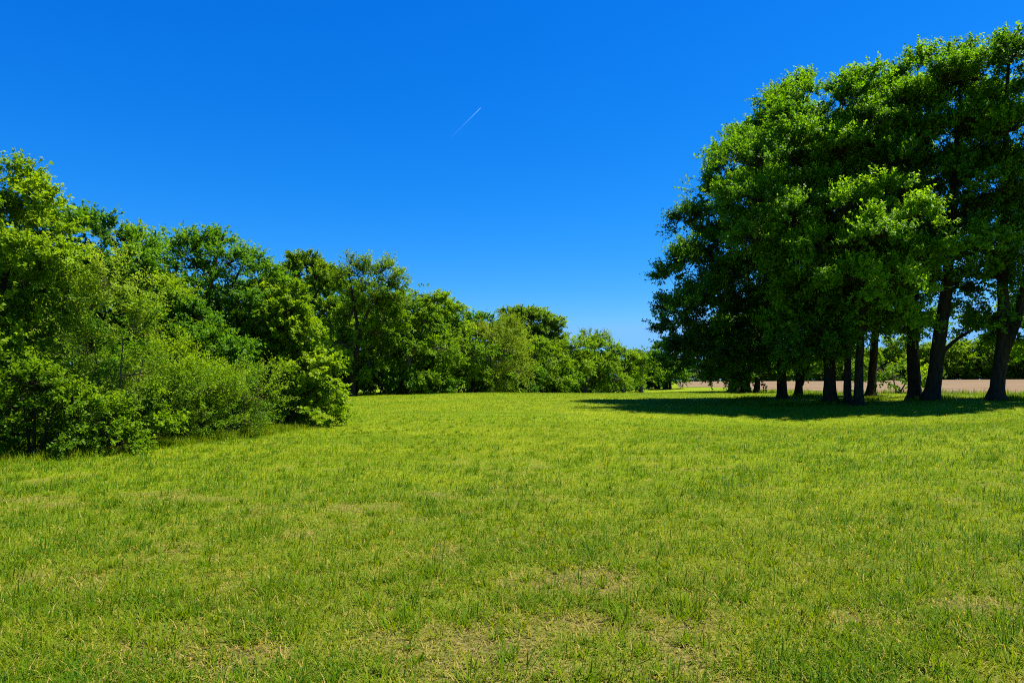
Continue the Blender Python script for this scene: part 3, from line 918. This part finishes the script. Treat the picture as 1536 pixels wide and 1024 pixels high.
# shrubs under the row
for q, (px, Y, w, h, lab) in enumerate([(505, 62, 34, 26, 'dark shrub beneath the grey-green tree at the near end of the row'),
                                        (580, 64, 34, 24, 'dark shrub beneath the layered green tree and the leaning tree'),
                                        (640, 68, 36, 26, 'dark shrub between the domed tree and the sloping tree'),
                                        (700, 73, 36, 26, 'shaded shrub at the foot of the dark pointed tree'),
                                        (765, 79, 36, 24, 'shaded shrub beside the pale willow at the meadow edge'),
                                        (830, 89, 28, 22, 'dark shrub between the knobbly tree and the domed tree'),
                                        (872, 100, 22, 18, 'dark low shrub at the foot of the domed tree with dark trunk'),
                                        (910, 106, 18, 14, 'dark low shrub at the thin end of the row'),
                                        (948, 112, 14, 12, 'dark low shrub behind the round yellowish tree'),
                                        (565, 71, 30, 26, 'shaded shrub low between the leaning tree and the domed tree'),
                                        (694, 81, 30, 24, 'shaded shrub low behind the dark pointed tree'),
                                        (540, 66, 30, 26, 'shaded shrub just behind the leaning dark trunk'),
                                        (615, 74, 34, 26, 'shaded shrub close behind the domed tree')]):
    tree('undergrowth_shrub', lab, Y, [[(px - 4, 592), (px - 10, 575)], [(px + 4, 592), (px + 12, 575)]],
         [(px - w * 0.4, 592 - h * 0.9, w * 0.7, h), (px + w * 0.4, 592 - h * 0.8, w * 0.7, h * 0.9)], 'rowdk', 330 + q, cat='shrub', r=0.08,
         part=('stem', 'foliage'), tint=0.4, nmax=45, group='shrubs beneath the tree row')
# the wood behind the row
for q, (px, top, w, Y, lab) in enumerate([(395, 425, 45, 72, 'tree behind the hedge end, its top between hedge and olive tree'),
                                          (503, 415, 42, 74, 'woodland tree behind the leaning dark tree'),
                                          (585, 455, 42, 78, 'woodland tree filling behind the domed tree'),
                                          (650, 470, 42, 82, 'woodland tree filling behind the sloping tree'),
                                          (760, 505, 35, 90, 'woodland tree filling behind the pale willow'),
                                          (845, 520, 28, 104, 'woodland tree filling behind the thinning row'),
                                          (880, 528, 26, 112, 'woodland tree low behind the half bare twigs'),
                                          (918, 538, 22, 118, 'woodland tree low behind the round yellowish tree'),
                                          (955, 540, 20, 124, 'woodland tree low behind the small round green tree'),
                                          (985, 546, 18, 140, 'woodland tree low beyond the dark pair past the row')]):
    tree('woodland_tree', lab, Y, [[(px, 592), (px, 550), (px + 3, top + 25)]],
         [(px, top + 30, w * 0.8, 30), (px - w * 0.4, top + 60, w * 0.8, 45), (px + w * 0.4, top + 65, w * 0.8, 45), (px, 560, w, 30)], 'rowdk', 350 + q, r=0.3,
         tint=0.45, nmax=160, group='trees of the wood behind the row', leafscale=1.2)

# far hedgerow beyond the ploughed field: three kinds, copied along the line
kinds = []
FG = 'trees of the hedgerow beyond the ploughed field'


def far_at(px, Y, s, src):
    b = ground_pt(px, Y)
    r = src.copy()
    C.objects.link(r)
    r.location = b
    r.rotation_euler = (0, 0, px * 0.37)
    r.scale = (s * 1.3, s * 1.3, s * 0.98)
    for ch in src.children:
        c = ch.copy()
        C.objects.link(c)
        c.parent = r
    return r


for q, (px, Y, ells) in enumerate([(1420, 182, [(1420, 540, 32, 26), (1400, 552, 24, 18), (1445, 550, 24, 20), (1420, 560, 36, 11)]),
                                   (1350, 190, [(1350, 535, 26, 26), (1335, 550, 22, 20), (1370, 552, 24, 18), (1350, 560, 32, 11)]),
                                   (1490, 178, [(1490, 535, 32, 28), (1470, 550, 28, 20), (1515, 548, 26, 22), (1490, 560, 36, 11)])]):
    kinds.append(tree('hedgerow_tree', 'spreading far tree beyond the ploughed field, ' + ['framed between the leaning trunk and the twin trunk', 'seen in the gap beside the upright trunk', 'just beside the twin forking trunk'][q], Y,
                      [[(px, 571), (px, 555), (px, 540)]], ells, 'far', 400 + q, r=0.4, tint=[0.6, 0.5, 0.45][q], nmax=120, group=FG))
for q, (px, Y, s, k, lab) in enumerate([(1560, 176, 1.05, 0, 'far hedgerow tree at the edge of the picture past the twin trunk'),
                                        (1620, 174, 1.1, 1, 'far hedgerow tree past the edge of the picture'),
                                        (1300, 200, 0.95, 0, 'far hedgerow tree behind the close pair of trunks'),
                                        (1258, 212, 0.9, 2, 'far hedgerow tree behind the thick straight trunk'),
                                        (1215, 226, 0.8, 1, 'far hedgerow tree behind the Y-forked trunk'),
                                        (1170, 240, 0.75, 0, 'far hedgerow tree behind the outermost trunk'),
                                        (1125, 252, 0.7, 1, 'far hedgerow tree above the small multi-stemmed tree'),
                                        (1100, 258, 0.7, 2, 'far hedgerow tree above the small single-trunked tree'),
                                        (1148, 246, 0.7, 2, 'far hedgerow tree just short of the outermost trunk'),
                                        (1455, 186, 0.9, 1, 'far hedgerow tree low between leaning and twin trunks'),
                                        (1385, 190, 0.85, 2, 'far hedgerow tree hidden behind the leaning trunk'),
                                        (1328, 196, 0.8, 1, 'far hedgerow tree low behind the bright low bush'),
                                        (1525, 182, 0.9, 2, 'far hedgerow tree low just past the twin forking trunk'),
                                        (1280, 206, 0.85, 1, 'far hedgerow tree low between the close pair and the set back trunk')]):
    r = far_at(px, Y, s, kinds[k])
    r['label'] = lab
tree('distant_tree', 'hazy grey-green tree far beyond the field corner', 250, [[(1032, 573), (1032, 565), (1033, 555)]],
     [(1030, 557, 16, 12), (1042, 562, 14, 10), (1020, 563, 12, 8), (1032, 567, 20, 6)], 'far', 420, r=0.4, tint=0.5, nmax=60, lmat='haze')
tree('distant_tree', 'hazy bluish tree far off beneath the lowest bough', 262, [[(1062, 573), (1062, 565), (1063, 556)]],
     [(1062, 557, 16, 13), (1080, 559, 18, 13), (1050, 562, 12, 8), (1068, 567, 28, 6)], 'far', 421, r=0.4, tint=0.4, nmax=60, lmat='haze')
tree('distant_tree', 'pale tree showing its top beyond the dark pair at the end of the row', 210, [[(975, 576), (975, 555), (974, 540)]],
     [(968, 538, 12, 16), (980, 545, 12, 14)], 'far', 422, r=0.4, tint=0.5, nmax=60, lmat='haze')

# ------------------------------------------------------------------ contrail: a thin ice-cloud tube ten kilometres up
def contrail():
    p0, p1 = at(672, 211, 22000.0), at(721, 162, 22000.0)
    n = 24
    t = np.linspace(0, 1, n)
    P = p0 + (p1 - p0) * t[:, None]
    T = Tubes()
    R = 9 + 3 * np.sin(t * 9) * (1 - t)
    T.tube(P, R, 8)
    m, nt, out = new_mat('ice_cloud')
    tc = nt.nodes.new('ShaderNodeTexCoord')
    sx = nt.nodes.new('ShaderNodeSeparateXYZ')
    nt.links.new(tc.outputs['Generated'], sx.inputs[0])
    rp = ramp(nt, [(0.0, (0.0, 0.0, 0.0)), (0.4, (0.08, 0.08, 0.08)), (1.0, (0.34, 0.34, 0.34))])
    nt.links.new(sx.outputs['X'], rp.inputs['Fac'])
    tr = nt.nodes.new('ShaderNodeBsdfTransparent')
    df = nt.nodes.new('ShaderNodeBsdfDiffuse')
    df.inputs['Color'].default_value = (0.80, 0.88, 0.95, 1)
    tl = nt.nodes.new('ShaderNodeBsdfTranslucent')
    tl.inputs['Color'].default_value = (0.80, 0.88, 0.95, 1)
    ad = nt.nodes.new('ShaderNodeMixShader')
    nt.links.new(df.outputs[0], ad.inputs[1])
    nt.links.new(tl.outputs[0], ad.inputs[2])
    blk = nt.nodes.new('ShaderNodeMixShader')
    tiny = nt.nodes.new('ShaderNodeBsdfDiffuse')
    tiny.inputs['Color'].default_value = (0, 0, 0, 1)
    nt.links.new(rp.outputs['Color'], blk.inputs['Fac'])
    nt.links.new(tiny.outputs[0], blk.inputs[1])
    nt.links.new(ad.outputs[0], blk.inputs[2])
    sm_ = nt.nodes.new('ShaderNodeAddShader')
    nt.links.new(tr.outputs[0], sm_.inputs[0])
    nt.links.new(blk.outputs[0], sm_.inputs[1])
    nt.links.new(sm_.outputs[0], out.inputs['Surface'])
    org = p0
    o = T.build('contrail', m, None, org)
    o.location = org
    o['label'] = 'short thin white vapour trail high in the empty blue sky'
    o['category'] = 'contrail'


contrail()

# ------------------------------------------------------------------ light
S = unit(np.array([0.46, 0.06, 0.88]))
sun = bpy.data.lights.new('sun', 'SUN')
sun.energy = 5.0
sun.angle = math.radians(0.5)
sun.color = (1.0, 0.95, 0.86)
so = bpy.data.objects.new('sun', sun)
C.objects.link(so)
from mathutils import Vector
so.rotation_euler = Vector(-S).to_track_quat('-Z', 'Y').to_euler()
so.location = (20, 15, 60)

w = bpy.data.worlds.new('World')
bpy.context.scene.world = w
w.use_nodes = True
nt = w.node_tree
bg = nt.nodes['Background']
sky = nt.nodes.new('ShaderNodeTexSky')
sky.sky_type = 'NISHITA'
sky.sun_disc = False
sky.sun_elevation = math.asin(S[2])
sky.sun_rotation = math.atan2(S[0], S[1])
sky.altitude = 0
sky.air_density = 1.0
sky.dust_density = 0.2
sky.ozone_density = 4.0
# a very clear, deep blue sky: each channel of the sky texture is re-graded by a power and a gain
EXPO = 1.2
sep = nt.nodes.new('ShaderNodeSeparateColor')
com = nt.nodes.new('ShaderNodeCombineColor')
hs = nt.nodes.new('ShaderNodeHueSaturation')
hs.inputs['Saturation'].default_value = 1.35
nt.links.new(sky.outputs[0], hs.inputs['Color'])
nt.links.new(hs.outputs[0], sep.inputs[0])
for ch, gam, gain in (('Red', 1.61, 1.1), ('Green', 0.90, 0.935), ('Blue', 0.646, 1.36)):
    a = nt.nodes.new('ShaderNodeMath'); a.operation = 'MULTIPLY'; a.inputs[1].default_value = 0.113; lim = {'Red': 0.22, 'Green': 0.56, 'Blue': 1.3}[ch]
    b = nt.nodes.new('ShaderNodeMath'); b.operation = 'POWER'; b.inputs[1].default_value = gam
    c = nt.nodes.new('ShaderNodeMath'); c.operation = 'MULTIPLY'; c.inputs[1].default_value = gain / (2 ** EXPO * 0.08)
    nt.links.new(sep.outputs[ch], a.inputs[0])
    nt.links.new(a.outputs[0], b.inputs[0])
    nt.links.new(b.outputs[0], c.inputs[0])
    e = nt.nodes.new('ShaderNodeMath'); e.operation = 'MINIMUM'; e.inputs[1].default_value = lim / (2 ** EXPO * 0.08)
    nt.links.new(c.outputs[0], e.inputs[0])
    nt.links.new(e.outputs[0], com.inputs[ch])
nt.links.new(com.outputs[0], bg.inputs['Color'])
bg.inputs['Strength'].default_value = 0.08

# ------------------------------------------------------------------ camera
cam = bpy.data.cameras.new('camera')
cam.sensor_fit = 'HORIZONTAL'
cam.sensor_width = 36
cam.lens = 24.0
cam.shift_y = (HY - 512) / 1536.0
cam.clip_start = 0.05
cam.clip_end = 60000
co = bpy.data.objects.new('camera', cam)
C.objects.link(co)
co.location = (0, 0, EYE)
co.rotation_euler = (math.radians(90), 0, 0)
sc = bpy.context.scene
sc.camera = co
sc.view_settings.view_transform = 'Standard'
sc.view_settings.look = 'None'
sc.view_settings.exposure = 1.2
sc.view_settings.gamma = 1.0
sc.cycles.pixel_filter_type = 'BLACKMAN_HARRIS'
sc.cycles.filter_width = 1.05
sc.cycles.max_bounces = 5
sc.cycles.diffuse_bounces = 3
sc.cycles.glossy_bounces = 1
sc.cycles.transmission_bounces = 3
sc.cycles.transparent_max_bounces = 6
sc.cycles.use_denoising = False
for s in STAT:
    print('STAT', *s)
print('TOTAL leaves', sum(s[2] for s in STAT))
